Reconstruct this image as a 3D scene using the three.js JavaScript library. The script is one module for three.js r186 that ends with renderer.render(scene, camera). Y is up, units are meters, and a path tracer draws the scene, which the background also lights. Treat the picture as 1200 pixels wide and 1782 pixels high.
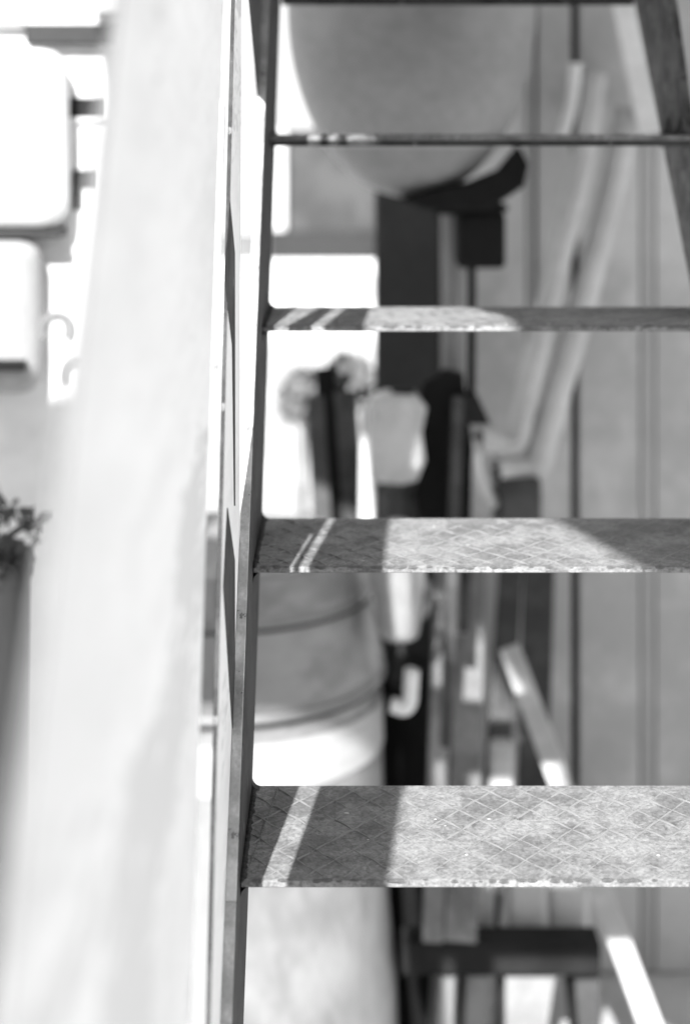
import * as THREE from 'three';
import { RoundedBoxGeometry } from 'three/addons/geometries/RoundedBoxGeometry.js';
import { mergeGeometries } from 'three/addons/utils/BufferGeometryUtils.js';

// ---------------------------------------------------------------- camera
const scene = new THREE.Scene();
const EYE = 1.85, FPX = 2872, CX = 585, CY = 240, IW = 1200, IH = 1782;   // lens: level, shifted down
const halfW = Math.max(CX, IW - CX), halfH = Math.max(CY, IH - CY);
const camera = new THREE.PerspectiveCamera(2 * Math.atan(halfH / FPX) * 180 / Math.PI, IW / IH, 0.05, 400);
camera.setViewOffset(2 * halfW, 2 * halfH, halfW - CX, halfH - CY, IW, IH);
camera.position.set(0, EYE, 0);
camera.focus = 1.56;
camera.userData.fStop = 1.6;

// ---------------------------------------------------------------- sky, sun, exposure
{
  const w = 256, h = 128, d = new Float32Array(w * h * 4);
  for (let j = 0; j < h; j++) for (let i = 0; i < w; i++) {
    const el = (j + 0.5) / h * Math.PI - Math.PI / 2;
    const up = Math.max(0, Math.sin(el));
    const v = el < 0 ? 0.34 : 0.62 - 0.2 * Math.pow(up, 0.6);
    const k = (j * w + i) * 4;
    d[k] = d[k + 1] = d[k + 2] = v; d[k + 3] = 1;
  }
  const t = new THREE.DataTexture(d, w, h, THREE.RGBAFormat, THREE.FloatType);
  t.mapping = THREE.EquirectangularReflectionMapping; t.minFilter = t.magFilter = THREE.LinearFilter; t.needsUpdate = true;
  scene.background = t; scene.environment = t;
}
const SUN = new THREE.Vector3(0.224, -1, -1.3);          // the way the light travels
const sun = new THREE.DirectionalLight(0xffffff, 4.6);
sun.position.copy(SUN).multiplyScalar(-12).add(new THREE.Vector3(0, 1, -2));
sun.target.position.set(0, 1, -2);
sun.castShadow = true; sun.shadow.mapSize.set(4096, 4096);
Object.assign(sun.shadow.camera, { left: -8, right: 8, top: 8, bottom: -8, near: 0.5, far: 60 });
sun.shadow.bias = -0.0005;
scene.add(sun, sun.target);

const renderer = new THREE.WebGLRenderer({ antialias: true });
renderer.toneMapping = THREE.LinearToneMapping;
renderer.toneMappingExposure = 2.4;
renderer.shadowMap.enabled = true;

// ---------------------------------------------------------------- helpers
let seed = 7;
const rnd = () => { seed = (seed * 1664525 + 1013904223) >>> 0; return seed / 4294967296; };
const P = (x, y, Z) => new THREE.Vector3((x - CX) * Z / FPX, EYE - (y - CY) * Z / FPX, -Z);   // a direction in the photograph at a real distance
const used = {};
const numbered = (n) => { used[n] = (used[n] ?? -1) + 1; return used[n] ? n + '_' + String(used[n]).padStart(3, '0') : n; };
const srgb = (v) => v <= 0.0031308 ? v * 12.92 : 1.055 * Math.pow(v, 1 / 2.4) - 0.055;
function grid(n) { const a = new Float32Array(n * n); for (let i = 0; i < a.length; i++) a[i] = rnd(); return a; }
function fbm(N, cells, gain = 0.55) {                      // tiling value noise, 0..1
  const out = new Float32Array(N * N); let amp = 1, sum = 0;
  for (const c of cells) {
    const g = grid(c);
    for (let j = 0; j < N; j++) for (let i = 0; i < N; i++) {
      const x = i / N * c, y = j / N * c, x0 = Math.floor(x), y0 = Math.floor(y);
      let fx = x - x0, fy = y - y0; fx = fx * fx * (3 - 2 * fx); fy = fy * fy * (3 - 2 * fy);
      const a = g[(y0 % c) * c + x0 % c], b = g[(y0 % c) * c + (x0 + 1) % c], e = g[((y0 + 1) % c) * c + x0 % c], f = g[((y0 + 1) % c) * c + (x0 + 1) % c];
      out[j * N + i] += amp * (a + (b - a) * fx + (e - a) * fy + (a - b - e + f) * fx * fy);
    }
    sum += amp; amp *= gain;
  }
  for (let i = 0; i < out.length; i++) out[i] /= sum;
  return out;
}
function tex(N, fn, color) {
  const d = new Uint8Array(N * N * 4);
  for (let i = 0; i < N * N; i++) { let v = Math.min(1, Math.max(0, fn(i))); if (color) v = srgb(v); d[i * 4] = d[i * 4 + 1] = d[i * 4 + 2] = v * 255; d[i * 4 + 3] = 255; }
  const t = new THREE.DataTexture(d, N, N); t.wrapS = t.wrapT = THREE.RepeatWrapping; t.magFilter = THREE.LinearFilter; t.minFilter = THREE.LinearMipmapLinearFilter; t.generateMipmaps = true;
  if (color) t.colorSpace = THREE.SRGBColorSpace; t.needsUpdate = true; return t;
}
const nA = fbm(512, [5, 11, 23, 47, 97, 193], 0.7), nB = fbm(512, [3, 7, 17, 41, 128, 256], 0.75), nC = fbm(512, [64, 128, 256], 0.8);
const sm = (a, b, x) => { const t = Math.min(1, Math.max(0, (x - a) / (b - a))); return t * t * (3 - 2 * t); };
// worn: albedo base, strength of stain, chips darker/lighter
function paint(base, { stain = 0.3, chip = 0, chipTo = 0.1, rough = 0.6, bump = 0.0008, size = 0.6, metal = 0, grain = 0.15, aniso = null } = {}) {
  const col = tex(512, (i) => {
    let v = base * (1 - stain * sm(0.35, 0.7, nA[i])) * (1 + grain * (nC[i] - 0.5) * 2);
    if (chip) v += (chipTo - v) * sm(1 - chip, 1 - chip + 0.05, nB[i] * 1.25);
    return v;
  }, true);
  const bm = tex(512, (i) => nB[i] * 0.6 + nC[i] * 0.4);
  col.repeat.set(1 / size, 1 / size); bm.repeat.set(1 / size, 1 / size);
  if (aniso) col.repeat.set(1 / aniso[0], 1 / aniso[1]);
  const m = new THREE.MeshPhysicalMaterial({ map: col, bumpMap: bm, bumpScale: bump, roughness: rough, metalness: metal });
  m.specularIntensity = base < 0.12 ? 0.3 : 1; return m;
}
const plain = (v, rough = 0.7) => new THREE.MeshStandardMaterial({ color: new THREE.Color().setRGB(v, v, v), roughness: rough });

function metric(g) {                                        // uv in metres from the dominant axis
  if (g.index) g = g.toNonIndexed();
  const p = g.attributes.position, n = g.attributes.normal, uv = new Float32Array(p.count * 2);
  for (let i = 0; i < p.count; i++) {
    const ax = Math.abs(n.getX(i)), ay = Math.abs(n.getY(i)), az = Math.abs(n.getZ(i));
    const [u, v] = ax >= ay && ax >= az ? [p.getZ(i), p.getY(i)] : ay >= az ? [p.getX(i), p.getZ(i)] : [p.getX(i), p.getY(i)];
    uv[i * 2] = u; uv[i * 2 + 1] = v;
  }
  g.setAttribute('uv', new THREE.BufferAttribute(uv, 2)); return g;
}
function mesh(name, g, m, parent) {
  if (Array.isArray(g)) g = mergeGeometries(g.map((q) => { q = q.index ? q.toNonIndexed() : q; for (const k of Object.keys(q.attributes)) if (!['position', 'normal', 'uv'].includes(k)) q.deleteAttribute(k); return q; }));
  const o = new THREE.Mesh(g, m); o.name = parent ? name : numbered(name); o.castShadow = o.receiveShadow = true;
  (parent || scene).add(o); return o;
}
function thing(name, label, category, pos, group) {
  const o = new THREE.Group(); o.name = numbered(name); o.userData = { label, category }; if (group) o.userData.group = group;
  o.position.copy(pos); scene.add(o); return o;
}
const tag = (o, label, category, group) => { Object.assign(o.userData, { label, category }); if (group) o.userData.group = group; return o; };
const local = (t, v) => v.clone().sub(t.position);
function box(w, h, d, r = 0.004) { return metric(new RoundedBoxGeometry(w, h, d, 2, Math.min(r, w / 2.1, h / 2.1, d / 2.1))); }
// a box whose front face covers the given span of the view at distance Z
function boxAt(x0, y0, x1, y1, Z, depth, r) {
  const a = P(x0, y0, Z), b = P(x1, y1, Z);
  return box(b.x - a.x, a.y - b.y, depth, r).translate((a.x + b.x) / 2, (a.y + b.y) / 2, -Z - depth / 2);
}
// a bar from a to b, w wide and d deep
function bar(a, b, w, d, r = 0.003) {
  const L = a.distanceTo(b), g = box(w, L, d, r);
  const y = b.clone().sub(a).normalize(), z0 = Math.abs(y.z) > 0.9 ? new THREE.Vector3(0, 1, 0) : new THREE.Vector3(0, 0, 1);
  const x = y.clone().cross(z0).normalize(), z = x.clone().cross(y);
  return g.applyMatrix4(new THREE.Matrix4().makeBasis(x, y, z)).translate((a.x + b.x) / 2, (a.y + b.y) / 2, (a.z + b.z) / 2);
}
function tube(pts, r, seg = 40, rad = 14) { return new THREE.TubeGeometry(new THREE.CatmullRomCurve3(pts, false, 'centripetal'), seg, r, rad).toNonIndexed(); }
// polygon in the side plane: points [Z, H] (H from eye level), from x0 to x1
function sidePlate(pts, x0, x1, bevel = 0.0012) {
  const s = new THREE.Shape(pts.map(([Z, H]) => new THREE.Vector2(Z, EYE + H)));
  const g = new THREE.ExtrudeGeometry(s, { depth: Math.abs(x1 - x0) - 2 * bevel, bevelThickness: bevel, bevelSize: bevel, bevelSegments: 2, curveSegments: 16 });
  g.translate(0, 0, bevel); g.rotateY(Math.PI / 2);        // shape x -> -z, depth -> +x
  g.translate(Math.min(x0, x1), 0, 0); return metric(g);
}
function frontPlate(ptsPx, Z, depth, bevel = 0.001) {
  const s = new THREE.Shape(ptsPx.map(([x, y]) => { const p = P(x, y, Z); return new THREE.Vector2(p.x, p.y); }));
  const g = new THREE.ExtrudeGeometry(s, { depth, bevelThickness: bevel, bevelSize: bevel, bevelSegments: 1, curveSegments: 10 });
  return metric(g.translate(0, 0, -Z - depth));
}
function lathe(profile, seg = 64) { return new THREE.LatheGeometry(profile.map(([r, y]) => new THREE.Vector2(Math.max(r, 0.0001), y)), seg).toNonIndexed(); }

// ---------------------------------------------------------------- materials
const M = {
  tread: paint(0.27, { stain: 0.42, chip: 0.13, chipTo: 0.11, rough: 0.6, bump: 0.002, size: 0.19, grain: 0.6 }),
  rib: paint(0.36, { stain: 0.3, rough: 0.42, size: 0.2, grain: 0.3 }),
  steel: paint(0.06, { stain: 0.5, chip: 0.12, chipTo: 0.2, rough: 0.55, bump: 0.001, size: 0.25, grain: 0.3 }),
  paleLine: paint(0.5, { stain: 0.4, rough: 0.6, size: 0.05, bump: 0.002 }),
  litRust: paint(0.13, { stain: 0.6, chip: 0.3, chipTo: 0.03, rough: 0.7, size: 0.12, grain: 0.3 }),
  white: paint(0.92, { stain: 0.12, chip: 0.3, chipTo: 0.7, rough: 0.7, size: 0.9, grain: 0.05, aniso: [2.6, 0.75] }),
  post: paint(0.72, { stain: 0.1, rough: 0.7, size: 0.4, grain: 0.06 }),
  wall: paint(0.54, { stain: 0.28, rough: 0.8, size: 1.6, grain: 0.05 }),
  wallDark: paint(0.26, { stain: 0.12, rough: 0.8, size: 1.6, grain: 0.05 }),
  far: paint(0.78, { stain: 0.08, rough: 0.9, size: 4 }),
  farGrey: paint(0.5, { stain: 0.1, rough: 0.9, size: 4 }),
  concrete: paint(0.5, { stain: 0.25, rough: 0.95, size: 3, grain: 0.2, bump: 0.003 }),
  tank: paint(0.23, { stain: 0.15, rough: 0.5, size: 0.8 }),
  drum: paint(0.27, { stain: 0.4, rough: 0.55, size: 0.7, grain: 0.1 }),
  drumBand: paint(0.42, { stain: 0.1, rough: 0.6, size: 0.5 }),
  dark: paint(0.022, { stain: 0.3, rough: 0.9, size: 0.5 }),
  black: paint(0.012, { stain: 0.3, rough: 0.95, size: 0.5 }),
  pipe: paint(0.2, { stain: 0.2, rough: 0.7, size: 0.4 }),
  light: paint(0.34, { stain: 0.1, rough: 0.8, size: 2 }),
  wallSoft: paint(0.4, { stain: 0.12, rough: 0.8, size: 1.6, grain: 0.05 }),
  mid: paint(0.1, { stain: 0.3, rough: 0.75, size: 0.5 }),
  wood: paint(0.24, { stain: 0.4, rough: 0.8, size: 0.4, grain: 0.3 }),
  woodDark: paint(0.09, { stain: 0.4, rough: 0.8, size: 0.4, grain: 0.3 }),
  bright: paint(0.78, { stain: 0.12, rough: 0.6, size: 0.5 }),
  door: paint(0.05, { stain: 0.2, rough: 0.9, size: 1 }), rail: paint(0.55, { stain: 0.2, rough: 0.8, size: 0.3 }), pale: paint(0.5, { stain: 0.2, rough: 0.7, size: 0.3 }), jug: paint(0.29, { stain: 0.2, rough: 0.6, size: 0.3 }), litWorn: paint(0.6, { stain: 0.4, chip: 0.13, chipTo: 0.15, rough: 0.6, size: 0.2 }), beam: paint(0.05, { stain: 0.2, size: 1 }), edge: paint(0.75, { stain: 0.1, rough: 0.7, size: 0.9 }),
  leaf: plain(0.06, 0.7), leafPale: plain(0.22, 0.7), glint: plain(0.8, 0.8), glass: plain(0.04, 0.15),
};

// ---------------------------------------------------------------- ground
{
  const g = new THREE.PlaneGeometry(300, 300, 40, 40).rotateX(-Math.PI / 2);
  const o = mesh('ground', metric(g), M.concrete); o.userData.kind = 'structure';
}

// ---------------------------------------------------------------- far buildings
{
  const Z = 2.8, t = thing('white_wall', 'white wall with dark openings at the left edge beyond the side panel', 'wall', P(60, 0, Z));
  t.position.y = 0;
  const L = (g) => g.translate(-t.position.x, -t.position.y, -t.position.z);
  const yg = CY + EYE * FPX / Z - 4;
  mesh('wall', L(boxAt(-700, 20, 228, yg, Z, 0.06, 0.004)), M.far, t);
  mesh('beam', L(boxAt(44, 42, 226, 77, Z - 0.03, 0.028)), M.beam, t);
  mesh('cornice', L(boxAt(-700, 38, 44, 50, Z - 0.02, 0.018)), M.light, t);
  for (const [a, b, c, d] of [[120, 170, 186, 204], [126, 296, 172, 328], [126, 329, 144, 366]]) { const w = mesh('window', L(boxAt(a, b, c, d, Z - 0.004, 0.003, 0.001)), M.dark, t); if (b < 200) mesh('sill', L(boxAt(a - 6, d + 1, c + 6, d + 7, Z - 0.012, 0.011, 0.001)), M.far, w); }
  mesh('block', L(boxAt(-700, 82, 112, 399, Z - 0.1, 0.098, 0.045)), M.far, t);
  mesh('block', L(boxAt(-700, 416, 66, 690, Z - 0.08, 0.078, 0.036)), M.light, t);
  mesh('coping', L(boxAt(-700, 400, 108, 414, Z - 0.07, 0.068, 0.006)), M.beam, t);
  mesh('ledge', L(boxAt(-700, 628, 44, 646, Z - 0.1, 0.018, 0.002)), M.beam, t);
}
{
  const Z = 2.68, c = P(100, 576, Z);
  tag(mesh('wall_hoop', new THREE.TorusGeometry(0.024, 0.0085, 12, 30, 4.2).rotateZ(-0.6).toNonIndexed().translate(c.x, c.y, c.z), M.pipe), 'small grey curved hoop on the white wall left of the stair', 'hoop');
}
{
  const t = thing('carport', 'grey beam and roof edge above the white gap left of the dark door', 'roof', P(530, 400, 6));
  const L = (g) => g.translate(-t.position.x, -t.position.y, -t.position.z);
  mesh('beam', L(boxAt(470, 404, 700, 452, 6, 0.16)), M.beam, t);
  mesh('beam', L(boxAt(360, 410, 469, 452, 6.02, 0.16)), M.pipe, t);
  mesh('fascia', L(boxAt(498, 225, 720, 403, 6.05, 0.05)), M.mid, t);
  mesh('fascia', L(boxAt(360, 120, 475, 403, 6.06, 0.05)), M.light, t);
  mesh('post', L(boxAt(476, 225, 497, 402, 6.0, 0.06)), M.bright, t);
}
{
  const t = thing('low_building', 'bright white low building seen through the gap below the grey beam', 'building', P(550, 620, 15));
  const L = (g) => g.translate(-t.position.x, -t.position.y, -t.position.z);
  mesh('wall', L(boxAt(380, 300, 900, 600, 15, 3, 0.02)), M.far, t);
  for (const x of [500, 540, 580, 620]) mesh('shutter', L(boxAt(x, 478, x + 26, 520, 14.95, 0.06)), M.light, t);
  mesh('plinth', L(boxAt(380, 601, 900, 640, 14.9, 3)), M.farGrey, t);
}

// ---------------------------------------------------------------- wall on the right
{
  const Z = 3.65, t = thing('building_wall', 'plain grey panelled wall behind the stair on the right', 'wall', P(1000, 1690, Z));
  t.position.y = 0;
  const L = (g) => g.translate(-t.position.x, -t.position.y, -t.position.z);
  const span = [[768, 914], [916, 929], [935, 993], [1007, 1112], [1114, 1138], [1140, 1500], [1504, 1900]];
  for (const [a, b] of span) {
    const A = P(a, 0, Z), B = P(b, 0, Z), h = 3.6;
    mesh('wall_panel', L(box(B.x - A.x, h, 0.04, 0.004).translate((A.x + B.x) / 2, h / 2 + 0.004, -Z - 0.02)), b - a < 30 ? M.wallSoft : M.wall, t);
  }
  const A = P(655, 0, Z), B = P(1900, 0, Z);
  mesh('backing', L(box(B.x - A.x, 3.6, 0.1).translate((A.x + B.x) / 2, 1.803, -Z - 0.11)), M.black, t);
  mesh('dark_door', L(boxAt(656, 60, 766, 1480, Z + 0.005, 0.035)), M.door, t);
}

// ---------------------------------------------------------------- tank, pump, pipes
{
  const Z = 3.22, c = P(715, 345, Z), R = 216 * Z / FPX, hh = 330 * Z / FPX, t = thing('water_tank', 'large grey tank with rounded bottom hanging on the wall', 'tank', c);
  const pr = []; for (let i = 0; i <= 24; i++) { const a = i / 24 * Math.PI / 2; pr.push([R * Math.sin(a), hh * (1 - Math.cos(a))]); }
  pr.push([R, hh + 0.2], [R + 0.006, hh + 0.205], [R + 0.006, hh + 0.225], [R, hh + 0.23], [R, hh + 0.6]); for (let i = 1; i <= 10; i++) { const a = i / 10 * Math.PI / 2; pr.push([R * Math.cos(a), hh + 0.6 + 0.12 * Math.sin(a)]); }
  mesh('body', lathe(pr), M.tank, t);
  mesh('seam', new THREE.TorusGeometry(R * 0.7, 0.005, 10, 72).rotateX(Math.PI / 2).translate(0, hh * 0.285, 0), M.light, t);
  for (const y of [hh + 0.1, hh + 0.45]) mesh('bracket', box(0.3, 0.04, 0.2).translate(0, y, -0.33), M.dark, t);
  mesh('drain_flange', lathe([[0, -0.03], [0.06, -0.03], [0.06, 0.02], [0, 0.02]], 24).translate(0.1, -0.0, 0), M.black, t);
}
{
  const Z = 3.15, t = thing('pump_unit', 'black box with thin black pipe below the grey tank', 'pump', P(838, 468, Z));
  const L = (g) => g.translate(-t.position.x, -t.position.y, -t.position.z);
  mesh('housing', L(boxAt(796, 368, 880, 468, Z, 0.1, 0.012)), M.black, t);
  mesh('lid', L(boxAt(790, 356, 884, 369, Z - 0.005, 0.11, 0.004)), M.black, t);
  mesh('tank_shade', L(frontPlate([[704, 348], [750, 334], [820, 322], [872, 300], [902, 262], [914, 288], [905, 322], [870, 345], [842, 362], [790, 362], [740, 358]], Z - 0.03, 0.06, 0.006)), M.black, t);  // black shape put where the shadow under the tank falls
  mesh('bend', L(tube([P(838, 360, Z + 0.05), P(838, 345, Z + 0.05), P(838, 322, Z + 0.05)], 0.03)), M.black, t);
  mesh('pipe', L(tube([P(820, 466, Z + 0.05), P(820, 560, Z + 0.05), P(819, 690, Z + 0.05)], 0.0085)), M.black, t);
  mesh('foot', L(frontPlate([[812, 690], [830, 690], [852, 738], [800, 738]], Z + 0.02, 0.06)), M.dark, t);
}
tag(mesh('grey_pipe', tube([P(789, 362, 3.3), P(789, 500, 3.3), P(788, 650, 3.3), P(790, 900, 3.3), P(790, 1100, 3.3)], 0.024), M.pipe), 'thick grey vertical pipe left of the black box and its pipe', 'pipe');

// ---------------------------------------------------------------- white frame and pale strip against the wall
{
  const Z = 3.4, t = thing('tubular_frame', 'white bent double rail frame leaning against the grey wall', 'frame', P(900, 800, Z));
  const L = (g) => g.translate(-t.position.x, -t.position.y, -t.position.z);
  mesh('rail', L(tube([P(1035, 130, Z + 0.16), P(1017, 260, Z + 0.13), P(960, 500, Z + 0.07), P(905, 735, Z), P(898, 765, Z), P(875, 772, Z), P(832, 768, Z - 0.02)], 0.026, 80)), M.rail, t);
  mesh('rail', L(tube([P(1092, 190, Z + 0.16), P(1065, 330, Z + 0.13), P(1010, 540, Z + 0.07), P(945, 770, Z), P(934, 808, Z), P(910, 818, Z), P(862, 822, Z - 0.02)], 0.028, 80)), M.rail, t);
  mesh('foot', L(tube([P(832, 768, Z - 0.02), P(826, 800, Z - 0.02), P(842, 850, Z - 0.02), P(862, 880, Z - 0.02)], 0.013)), M.bright, t);
  mesh('rung', L(tube([P(1000, 110, Z + 0.15), P(995, 180, Z + 0.15), P(978, 240, Z + 0.14)], 0.014)), M.bright, t);
}
tag(mesh('white_strip', bar(P(1068, -60, 3.55), P(1130, 232, 3.5), 0.048, 0.02), M.bright), 'narrow white strip slanting right in front of the grey wall', 'board');  // pale slanting strip, built as a thin bar
tag(mesh('grey_box', boxAt(868, 834, 942, 940, 3.35, 0.16, 0.01), M.woodDark), 'dark grey square box on the wall side below the white rails', 'box');

// ---------------------------------------------------------------- leaning things in the middle
{
  const t = thing('dark_boards', 'tall dark boards leaning together left of the white jug', 'boards', P(590, 1000, 3.5));
  const L = (g) => g.translate(-t.position.x, -t.position.y, -t.position.z);
  mesh('board', L(bar(P(565, 640, 3.7), P(628, 1500, 3.5), 0.045, 0.03)), M.black, t);
  mesh('board', L(bar(P(548, 690, 3.62), P(590, 1400, 3.42), 0.04, 0.02)), M.mid, t);
  mesh('board', L(bar(P(600, 680, 3.66), P(655, 1500, 3.52), 0.05, 0.03)), M.woodDark, t);
}
tag(mesh('white_post', bar(P(640, 700, 3.3), P(634, 1200, 3.3), 0.03, 0.03), M.bright), 'slim white post beside the white jug', 'post');
{
  const Z = 3.15, t = thing('white_jug', 'white plastic jug with flat top above the diamond plate tread', 'jug', P(690, 840, Z));
  const L = (g) => g.translate(-t.position.x, -t.position.y, -t.position.z);
  mesh('body', L(frontPlate([[650, 705], [672, 695], [722, 697], [736, 712], [728, 752], [734, 800], [722, 832], [700, 838], [660, 836], [650, 828]], Z, 0.09, 0.006)), M.pale, t);
  mesh('cap', L(lathe([[0, 0], [0.022, 0], [0.022, 0.02], [0, 0.022]], 20).translate(...P(700, 697, Z + 0.05))), M.dark, t);
}
{
  const Z = 3.05, t = thing('white_canister', 'white rounded canister hanging just below the second tread', 'canister', P(690, 1110, Z));
  const L = (g) => g.translate(-t.position.x, -t.position.y, -t.position.z);
  mesh('body', L(lathe([[0, 0], [0.028, 0.001], [0.037, 0.008], [0.041, 0.03], [0.05, 0.115], [0.051, 0.17], [0.04, 0.19], [0.018, 0.2], [0.018, 0.22], [0, 0.222]], 40).translate(...P(693, 1112, Z))), M.jug, t);
  mesh('handle', L(tube([P(742, 1010, Z), P(748, 1040, Z), P(735, 1075, Z)], 0.007)), M.mid, t);
}
tag(mesh('grey_canister', lathe([[0, 0], [0.045, 0], [0.046, 0.03], [0.046, 0.16], [0.03, 0.19], [0, 0.19]], 32).translate(...P(700, 1000, 3.28)), M.woodDark), 'dark grey canister directly below the white jug', 'canister');
{
  const t = thing('dark_tools', 'dark handled tools leaning right of the white jug', 'tools', P(770, 900, 3.3));
  const L = (g) => g.translate(-t.position.x, -t.position.y, -t.position.z);
  mesh('blade', L(frontPlate([[735, 668], [775, 645], [805, 652], [822, 780], [815, 910], [770, 935], [735, 935], [722, 860], [738, 800], [728, 740]], 3.2, 0.03)), M.black, t);
  mesh('handle', L(bar(P(797, 690, 3.17), P(775, 1300, 3.1), 0.022, 0.018)), M.woodDark, t);
  mesh('handle', L(bar(P(812, 780, 3.19), P(806, 1100, 3.15), 0.02, 0.018)), M.black, t);
}
tag(mesh('barrel_shade', lathe([[0, 0], [0.095, 0.0], [0.1, 0.3], [0.105, 0.7], [0.09, 0.72], [0, 0.72]], 40).translate(P(700, 0, 3.5).x, 0.005, -3.5), M.black), 'black upright cylinder for the shade right of the pale barrel', 'shade_cylinder');  // black cylinder stands for the shadow beside the barrel
tag(mesh('pipe_elbow', tube([P(716, 1165, 3.1), P(714, 1200, 3.1), P(712, 1222, 3.1), P(704, 1232, 3.1), P(680, 1226, 3.1)], 0.0145), M.bright), 'small white elbow pipe below the white rounded canister', 'pipe');
// planks
{
  const list = [
    ['plank', 'grey plank leaning right of the barrel shade', [772, 985, 3.3], [752, 1640, 3.05], 0.038, M.wood],
    ['plank', 'wide weathered grey plank leaning in the middle of the clutter', [820, 960, 3.4], [800, 1640, 3.1], 0.06, M.wood],
    ['plank', 'dark narrow plank leaning behind the diagonal pole', [890, 960, 3.5], [845, 1640, 3.22], 0.05, M.woodDark],
    ['plank', 'short dark plank near the grey wall seam', [938, 960, 3.56], [918, 1640, 3.4], 0.065, M.woodDark],
  ];
  for (const [n, l, a, b, w, m] of list) tag(mesh(n, bar(P(...a), P(...b), w, 0.02), m), l, 'plank', 'planks leaning against the grey wall');
}
tag(mesh('pale_pole', bar(P(886, 1128, 3.3), P(1175, 1900, 2.86), 0.042, 0.03), M.pale), 'thick pale pole leaning diagonally across the lower right', 'pole');
{
  const list = [['short pale slab for a sunlit plank end left of centre', [818, 1480, 862, 1640], 3.2], ['pale slab for the sunlit lower part of a middle plank', [850, 1290, 894, 1400], 3.24], ['wide pale slab for a sunlit plank end above the dark bench', [885, 1480, 952, 1642], 3.18], ['pale slab for a sunlit plank end at the right of the bench', [956, 1490, 1026, 1640], 3.2]];
  for (const [l, r, Z] of list) tag(mesh('lit_plank_end', boxAt(...r, Z, 0.03, 0.014), M.pale), l, 'slab', 'sunlit plank ends painted pale');  // pale tone stands for sunlight on the lower plank ends
}
{
  const Z = 3.1, t = thing('low_bench', 'low dark bench with pale legs at the bottom of the picture', 'bench', P(870, 1790, Z));
  t.position.y = 0;
  const L = (g) => g.translate(-t.position.x, -t.position.y, -t.position.z);
  mesh('seat', L(boxAt(700, 1642, 1045, 1698, Z, 0.07)), M.dark, t);
  const yb = CY + EYE * FPX / Z;
  mesh('leg', L(frontPlate([[768, 1699], [790, 1699], [780, yb - 2], [750, yb - 2]], Z + 0.02, 0.2)), M.jug, t);
  mesh('leg', L(frontPlate([[812, 1699], [850, 1699], [840, yb - 2], [805, yb - 2]], Z + 0.05, 0.2)), M.drum, t);
  mesh('leg', L(frontPlate([[880, 1699], [965, 1699], [925, yb - 2], [880, yb - 2]], Z + 0.02, 0.2)), M.jug, t);
  mesh('leg', L(frontPlate([[1000, 1699], [1040, 1699], [1050, yb - 2], [1020, yb - 2]], Z + 0.04, 0.2)), M.mid, t);
}

// ---------------------------------------------------------------- barrel
{
  const Z = 3.2, k = Z / FPX, cx = 392, c = P(cx, 0, Z); c.y = 0;
  const t = thing('barrel', 'pale ribbed barrel with white band behind the lower treads', 'barrel', c);
  const H = (y) => EYE - (y - CY) * k;                     // heights at the silhouette
  const R = (x) => (x - cx) * k;
  const pr = [[0.001, 0.004], [R(690), 0.004], [R(694), 0.03], [R(690), H(1700)], [R(676), H(1560)], [R(668), H(1400)], [R(664), H(1280)], [R(662), H(1200)], [R(660), H(1168)],
    [R(663), H(1160)], [R(668), H(1148)], [R(668), H(1136)], [R(660), H(1110)], [R(650), H(1060)], [R(642), H(1022)], [R(647), H(1014)], [R(648), H(1004)], [R(644), H(985)], [R(638), H(950)], [R(636), H(945)], [R(620), H(944)], [0.001, H(946)]];
  mesh('body', lathe(pr, 96), M.drum, t);
  const band = []; for (let i = 0; i <= 10; i++) { const y = 1200 + i * 8; const x = 663.2 + i * 0.2; band.push([R(x) + 0.002, H(y)]); } band.reverse();
  mesh('white_band', lathe(band, 96), M.drumBand, t);
  const ring = (y, x, r) => new THREE.TorusGeometry(R(x), r, 10, 96).rotateX(Math.PI / 2).translate(0, H(y), 0).toNonIndexed();
  mesh('hoop', ring(1018, 644, 0.0075), M.drum, t); mesh('hoop', ring(1160, 664, 0.009), M.drum, t);
  mesh('groove', ring(1024, 643.5, 0.0065), M.dark, t); mesh('groove', ring(1168, 662.5, 0.007), M.dark, t);
}
// ---------------------------------------------------------------- plants
function leaves(n, c, r, size, flat = 1) {
  const gs = [];
  for (let i = 0; i < n; i++) {
    const g = new THREE.CircleGeometry(size * (0.5 + rnd()), 6).toNonIndexed(); g.scale(0.55, 1, 1);
    g.rotateX(rnd() * 6); g.rotateY(rnd() * 6); g.rotateZ(rnd() * 6);
    const a = rnd() * 6.283, b = Math.acos(2 * rnd() - 1), q = Math.cbrt(rnd());
    g.translate(c.x + r * q * Math.sin(b) * Math.cos(a), c.y + r * flat * q * Math.cos(b), c.z + r * q * Math.sin(b) * Math.sin(a)); gs.push(g);
  }
  return gs;
}
{
  const Z = 2.5, c = P(-62, 0, Z); c.y = 0;
  const t = thing('planter', 'dark planter with twigs at the left edge behind the white panel', 'planter', c);
  const top = EYE - (965 - CY) * Z / FPX;
  mesh('pot', lathe([[0, 0.01], [0.1, 0.01], [0.101, top - 0.04], [0.106, top - 0.03], [0.106, top], [0.092, top], [0.09, top - 0.03], [0, top - 0.03]], 48), M.beam, t);
  mesh('foliage', [...leaves(120, new THREE.Vector3(0.06, top + 0.04, 0.05), 0.07, 0.013), ...leaves(16, new THREE.Vector3(0.116, top + 0.066, 0.05), 0.018, 0.012)], M.leaf, t);
  mesh('stem', tube([new THREE.Vector3(0, top - 0.03, 0.03), new THREE.Vector3(0.05, top + 0.02, 0.05), new THREE.Vector3(0.116, top + 0.066, 0.05)], 0.005), M.woodDark, t);
}
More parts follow.
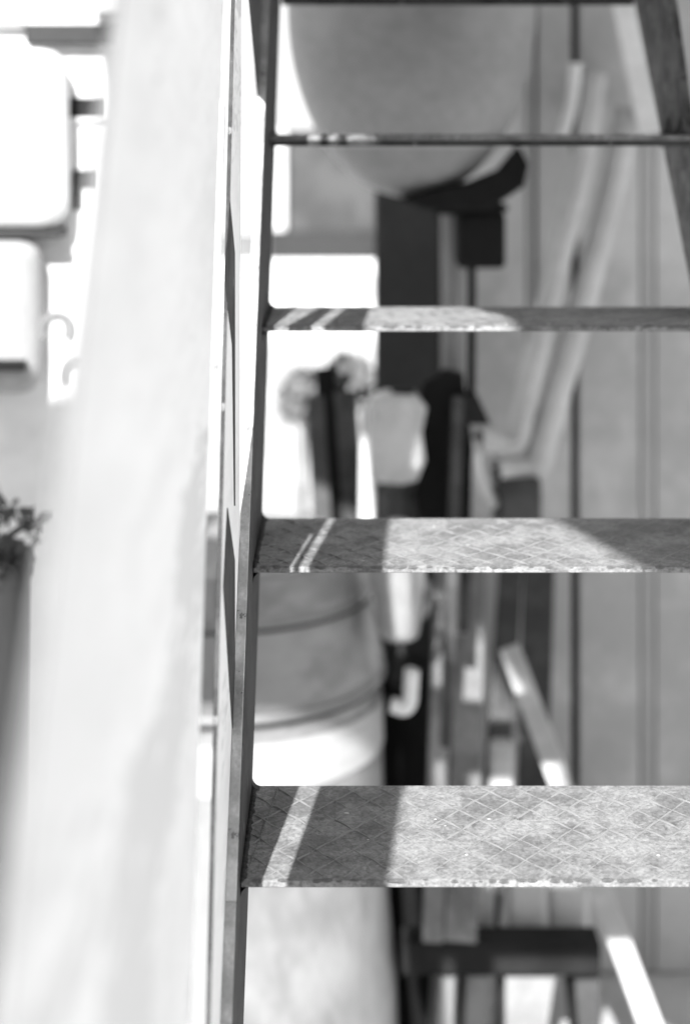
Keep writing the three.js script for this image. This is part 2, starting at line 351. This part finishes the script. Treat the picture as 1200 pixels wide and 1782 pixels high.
{
  const Z = 6, c = P(520, 740, Z); c.y = 0;
  const t = thing('shrub', 'pale leafy shrub behind the dark boards near the bright ground', 'shrub', c);
  mesh('foliage', leaves(260, new THREE.Vector3(0.02, EYE - (690 - CY) * Z / FPX, 0), 0.1, 0.03, 1.1), M.leafPale, t);
  mesh('stem', tube([new THREE.Vector3(0, 0, 0), new THREE.Vector3(0.01, 0.4, 0), new THREE.Vector3(0.02, EYE - (690 - CY) * Z / FPX, 0)], 0.012), M.woodDark, t);
}
{
  const Z = 5, c = P(600, 700, Z); c.y = 0;
  const t = thing('glint_shrub', 'dark shrub with round white balls for blurred glints left of the dark door', 'shrub', c);
  const y = EYE - (665 - CY) * Z / FPX;
  mesh('foliage', leaves(320, new THREE.Vector3(0, y, 0), 0.085, 0.022), M.leaf, t);
  mesh('stem', tube([new THREE.Vector3(0, 0, 0), new THREE.Vector3(-0.01, y * 0.5, 0), new THREE.Vector3(0, y, 0)], 0.012), M.woodDark, t);
  for (const [px, py, r] of [[600, 640, 0.017], [614, 622, 0.016], [630, 632, 0.026], [638, 660, 0.026], [616, 676, 0.019], [626, 652, 0.024]]) {
    const p = P(px, py, Z - 0.11); mesh('glint_ball', new THREE.IcosahedronGeometry(r, 2).toNonIndexed().translate(p.x - c.x, p.y, p.z - c.z), M.glint, t);  // white balls stand for out-of-focus glints of light
  }
}

// ---------------------------------------------------------------- steel stair
const G = 0.22, RISE = 0.2185, D0 = 1.45, H0 = -0.652, TD = 0.212, XL = -0.0845, XR = 0.455, TH = 0.0068;
{
  const t = thing('steel_stair', 'open steel stair with diamond plate treads rising away from the viewer', 'stair', new THREE.Vector3(0, 0, 0));
  // stringers
  const stringer = (x0, x1) => sidePlate([[0.99, -1.19], [1.41, -0.652], [1.94, 0.0], [3.62, 1.9], [3.9, 1.6], [2.54, 0.227], [1.66, -0.652], [1.02, -1.29]].map(([a, b]) => [a, b]), x0, x1);
  mesh('stringer', stringer(XL - 0.009, XL), M.steel, t);
  mesh('stringer', sidePlate([[1.0, -1.29], [1.58, -0.652], [2.13, 0.0], [2.245, 0.18], [3.4, 1.6], [3.66, 1.36], [2.54, 0.227], [1.66, -0.652], [1.03, -1.33]], XR, XR + 0.009), M.litRust, t);  // lighter than the left one for sunlight on this face, with mottled rust
  for (const [px, r2] of [[1168, 0.0075], [1190, 0.0085]]) { const p = P(px, 222, 2.12); mesh('bolt', lathe([[0, 0.022], [r2 * 0.35, 0.02], [r2 * 0.8, 0.008], [r2, 0], [0, 0]], 10).translate(p.x - 0.004, p.y - 0.008, p.z), M.steel, t); }
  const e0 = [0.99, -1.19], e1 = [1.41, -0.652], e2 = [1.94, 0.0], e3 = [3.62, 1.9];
  mesh('lit_edge_bar', [[e0, e1], [e1, e2], [e2, e3]].map(([p, q]) => bar(new THREE.Vector3(XL - 0.0055, EYE + p[1], -p[0] + 0.002), new THREE.Vector3(XL - 0.0055, EYE + q[1], -q[0] + 0.002), 0.0095, 0.004, 0.001)), M.litWorn, t);  // pale tone stands for sun on the stringer front edge; chips are wear
  // one tread
  const w = XR - XL, cx = (XL + XR) / 2;
  const ribs = () => {
    const gs = [], a = 0.0172, b = 0.0222, hw = w / 2 - 0.004, hd = TD / 2 - 0.006;      // rhombus half axes
    const clip = (u, s) => {                                // line x/a + s*z/b = u, clipped to the plate
      let pts = [];
      for (const z of [-hd, hd]) { const x = a * (u - s * z / b); if (Math.abs(x) <= hw) pts.push([x, z]); }
      for (const x of [-hw, hw]) { const z = s * b * (u - x / a); if (Math.abs(z) <= hd) pts.push([x, z]); }
      return pts.length >= 2 ? [pts[0], pts[1]] : null;
    };
    const N = Math.ceil((hw / a + hd / b));
    for (const s of [-1, 1]) for (let u = -N; u <= N; u += 2) {
      const q = clip(u + 0.13, s); if (!q) continue;
      const [[x0, z0], [x1, z1]] = q, L = Math.hypot(x1 - x0, z1 - z0); if (L < 0.01) continue;
      const nseg = Math.max(1, Math.round(L / 0.03));
      for (let k = 0; k < nseg; k++) {
        if (rnd() < 0.05) continue;                         // worn away
        const l = L / nseg, c = (k + 0.5) / nseg, wid = 0.0018 * (0.6 + 0.6 * rnd()), hgt = 0.001 * (0.6 + 0.9 * rnd());
        const g = new THREE.CylinderGeometry(wid * 0.3, wid, hgt, 4, 1).rotateY(Math.PI / 4).toNonIndexed();
        g.scale(0.75, 1, l / (wid * 1.41) * 1.0); g.rotateY(Math.atan2(x1 - x0, z1 - z0));
        g.translate(x0 + (x1 - x0) * c, hgt / 2 - 0.00005, z0 + (z1 - z0) * c); gs.push(g);
      }
    }
    return gs;
  };
  const plate = (i) => {
    const nx = 90, nz = 4, g = box(w - 0.001, TH, TD, 0.0012); return g;
  };
  const fillet = (sx, up) => {                              // weld fillet in the corner of plate and stringer, at the back edge
    const s = new THREE.Shape(), r = 0.012; s.moveTo(0, 0); s.lineTo(r, 0); s.quadraticCurveTo(0, 0, 0, r); s.lineTo(0, 0);
    const g = new THREE.ExtrudeGeometry(s, { depth: 0.012, bevelEnabled: false, curveSegments: 8 });
    if (!up) g.scale(1, -1, 1); if (sx < 0) g.scale(-1, 1, 1); return g;
  };
  for (let i = -2; i <= 9; i++) {
    const Z = D0 + G * i, top = EYE + H0 + RISE * i, y = top - TH / 2;
    const tr = mesh('tread', plate(i), M.tread, t); tr.position.set(cx, y, -(Z + TD / 2));
    const rb = mesh('raised_ribs', ribs(), M.rib, tr); rb.position.y = TH / 2; rb.userData.kind = 'stuff';
    if (i >= -1 && i <= 4) {
      // weld beads along the stringers
      const bead = (x, z0, z1, r) => { const gs = []; const n = Math.round(Math.abs(z1 - z0) / 0.005); for (let k = 0; k < n; k++) { const g = new THREE.IcosahedronGeometry(r * (0.7 + 0.6 * rnd()), 1).toNonIndexed(); g.scale(1, 0.8, 1.3); const f = k / n; g.translate(x(f) + (rnd() - 0.5) * r * 0.4, TH / 2, z0 + (z1 - z0) * f); gs.push(g); } return gs; };
      const xl = -w / 2;
      mesh('weld_bead', bead(() => xl + 0.002, TD / 2, -TD / 2, 0.003), M.steel, tr);
      if (i === 0) mesh('weld_bead', bead((f) => xl + 0.006 + f * 0.021, TD / 2 - 0.02, -TD / 2 + 0.002, 0.0013), M.paleLine, tr);  // pale slanting line of small lumps across this tread
      mesh('weld_bead', bead(() => -xl - 0.002, TD / 2, -TD / 2, 0.003), M.steel, tr);
      const fl = mesh('weld_fillet', fillet(1, true), M.steel, tr); fl.position.set(xl, TH / 2 - 0.0005, -TD / 2 + 0.001);
      const fr = mesh('weld_fillet', fillet(-1, false), M.steel, tr); fr.position.set(-xl, -TH / 2 + 0.0005, -TD / 2 + 0.001);
      const fl2 = mesh('weld_fillet', fillet(1, false), M.steel, tr); fl2.position.set(xl, -TH / 2 + 0.0005, TD / 2 - 0.014);
      // weld spatter and paint chips on the plate
      const chips = []; for (let k = 0; k < 9; k++) { const g = new THREE.IcosahedronGeometry(0.0008 + 0.0013 * rnd() * rnd(), 1).toNonIndexed(); g.scale(1.4, 0.35, 1); g.translate((rnd() - 0.5) * (w - 0.04), TH / 2, (rnd() - 0.5) * (TD - 0.02)); chips.push(g); }
      mesh('paint_chips', chips, M.bright, tr).userData.kind = 'stuff';
      // ragged nosing edge
      const rag = []; for (let k = 0; k < 70; k++) { const g = new THREE.IcosahedronGeometry(0.0012 + 0.0016 * rnd(), 1).toNonIndexed(); g.scale(2.2, 0.7, 0.8); g.translate((rnd() - 0.5) * (w - 0.02), TH / 2 - 0.0012 + (rnd() - 0.5) * 0.0015, TD / 2 - 0.001); rag.push(g); }
      mesh('edge_crust', rag, M.tread, tr).userData.kind = 'stuff';
    }
  }
  mesh('under_bar', box(XR - XL - 0.002, 0.007, 0.03, 0.001).translate((XL + XR) / 2, EYE + H0 + RISE * 3 - TH - 0.0036, -(D0 + G * 3) - 0.0152), M.steel, t);  // added dark strip stands for the shaded front of this tread
  mesh('under_bar', box(XR - XL - 0.002, 0.011, 0.02, 0.001).translate((XL + XR) / 2, EYE + H0 + RISE * 4 - TH - 0.0056, -(D0 + G * 4) - TD + 0.0102), M.steel, t);
  // upper handrail upright standing on the left stringer
  mesh('upright', sidePlate([[2.10, 0.02], [2.10, 0.7], [1.7, 0.7], [1.79, 0.15], [2.08, 0.0]].map(([a, b]) => [a, b]), XL - 0.0108, XL - 0.0095, 0.0004), M.steel, t);
  // wide white side panel
  const c = 0.0948, Zo = (off) => c * FPX / off, pt = (x, y) => { const Z = Zo(CX - x); return [Z, -(y - CY) * Z / FPX]; };
  const inc = (p, q, k) => [p[0] + (q[0] - p[0]) * k, p[1] + (q[1] - p[1]) * k];
  const edgeStrip = (p, q, cc, w) => bar(new THREE.Vector3(-cc - 0.0008, EYE + p[1], -p[0] + w / 2), new THREE.Vector3(-cc - 0.0008, EYE + q[1], -q[0] + w / 2), 0.0036, w, 0.0004);
  const A = pt(206, 0), B = pt(6, 1650), C = pt(331, 1782), D = pt(389, 0);
  const A2 = inc(B, A, 1.5), B2 = inc(A, B, 1.35), C2 = inc(D, C, 1.3), D2 = inc(C, D, 1.6);
  mesh('side_panel', sidePlate([A2, D2, C2, B2], -c - 0.0014, -c, 0.0003), M.white, t);
  mesh('edge_strip', edgeStrip(A2, B2, c, 0.003), M.pipe, t);
  // white flat plate between the panel and the stringer, with thin dark triangles on it
  const c2 = 0.0948, at2 = (x, y, q = c2) => { const Z = q * FPX / (CX - x); return [Z, -(y - CY) * Z / FPX]; };
  const n0 = at2(407, 0), n1 = at2(364, 1782), m0 = at2(410, 0), m1 = at2(411, 1782);
  mesh('side_plate', sidePlate([inc(n1, n0, 1.5), inc(m1, m0, 1.5), inc(m0, m1, 1.3), inc(n0, n1, 1.3)], -c2 - 0.0025, -c2, 0.0005), M.white, t);
  mesh('edge_strip', edgeStrip(inc(n1, n0, 1.5), inc(n0, n1, 1.3), c2, 0.0014), M.steel, t);
  {
    const mid = (y) => { const u = y / 1782, xa = 389 + (331 - 389) * u, xb = 407 + (364 - 407) * u; const [Z, H] = at2(xa * 0.46 + xb * 0.54, y); return new THREE.Vector3(-c2 - 0.003, EYE + H, -Z); };
    mesh('shade_bar', bar(mid(180), mid(640), 0.004, 0.02, 0.001), M.white, t);  // added in the gap so its shadow splits the sun stripe
  }
  for (const q of [[[400, 343], [391.5, 490], [405, 600], [408.5, 880], [409.5, 880], [409, 440]], [[396.5, 884], [389.5, 1020], [407, 1300], [409.5, 1300], [409, 975]]]) {
    mesh('dark_triangle', sidePlate(q.map(([x, y]) => at2(x, y, c2 - 0.0008)), -c2 + 0.0001, -c2 + 0.0008, 0.0001), M.steel, t);
  }
}

// ---------------------------------------------------------------- unseen canopy sheets, outlined to cast the shade on treads, wall and barrel
{
  const H = 1.3, t = thing('shade_canopy', 'unseen flat sheets added above the stair to cast its shade', 'shade_canopy', new THREE.Vector3(0, EYE + H, 0));
  const s = new THREE.Shape([[-0.65, 2.6], [-0.65, 1.0], [-0.27, 0.75], [-0.27, 0.5], [-0.135, 0.0], [-0.145, -0.37], [-0.085, -0.58], [0.03, -0.75], [1.15, -0.85], [1.15, 2.6]].map(([x, z]) => new THREE.Vector2(x, z)));
  const g = new THREE.ExtrudeGeometry(s, { depth: 0.03, bevelEnabled: false }).rotateX(-Math.PI / 2);
  mesh('sheet', metric(g), M.mid, t);
  const s2 = new THREE.Shape([[-4, 0.5], [-4, -0.1], [-0.45, -0.1], [-0.43, 0.5]].map(([x, z]) => new THREE.Vector2(x, z)));
  mesh('sheet', metric(new THREE.ExtrudeGeometry(s2, { depth: 0.03, bevelEnabled: false }).rotateX(-Math.PI / 2)), M.mid, t);  // added left sheet, placed only to shade the barrel
}
{
  const t = thing('shade_building', 'unseen grey building added behind the viewer to darken the shade', 'building', new THREE.Vector3(0, 0, 9));
  mesh('wall', box(30, 5, 4, 0.02).translate(0, 2.5, 2), M.wallDark, t);  // added behind the camera to cut sky light and deepen the shade
}

renderer.render(scene, camera);
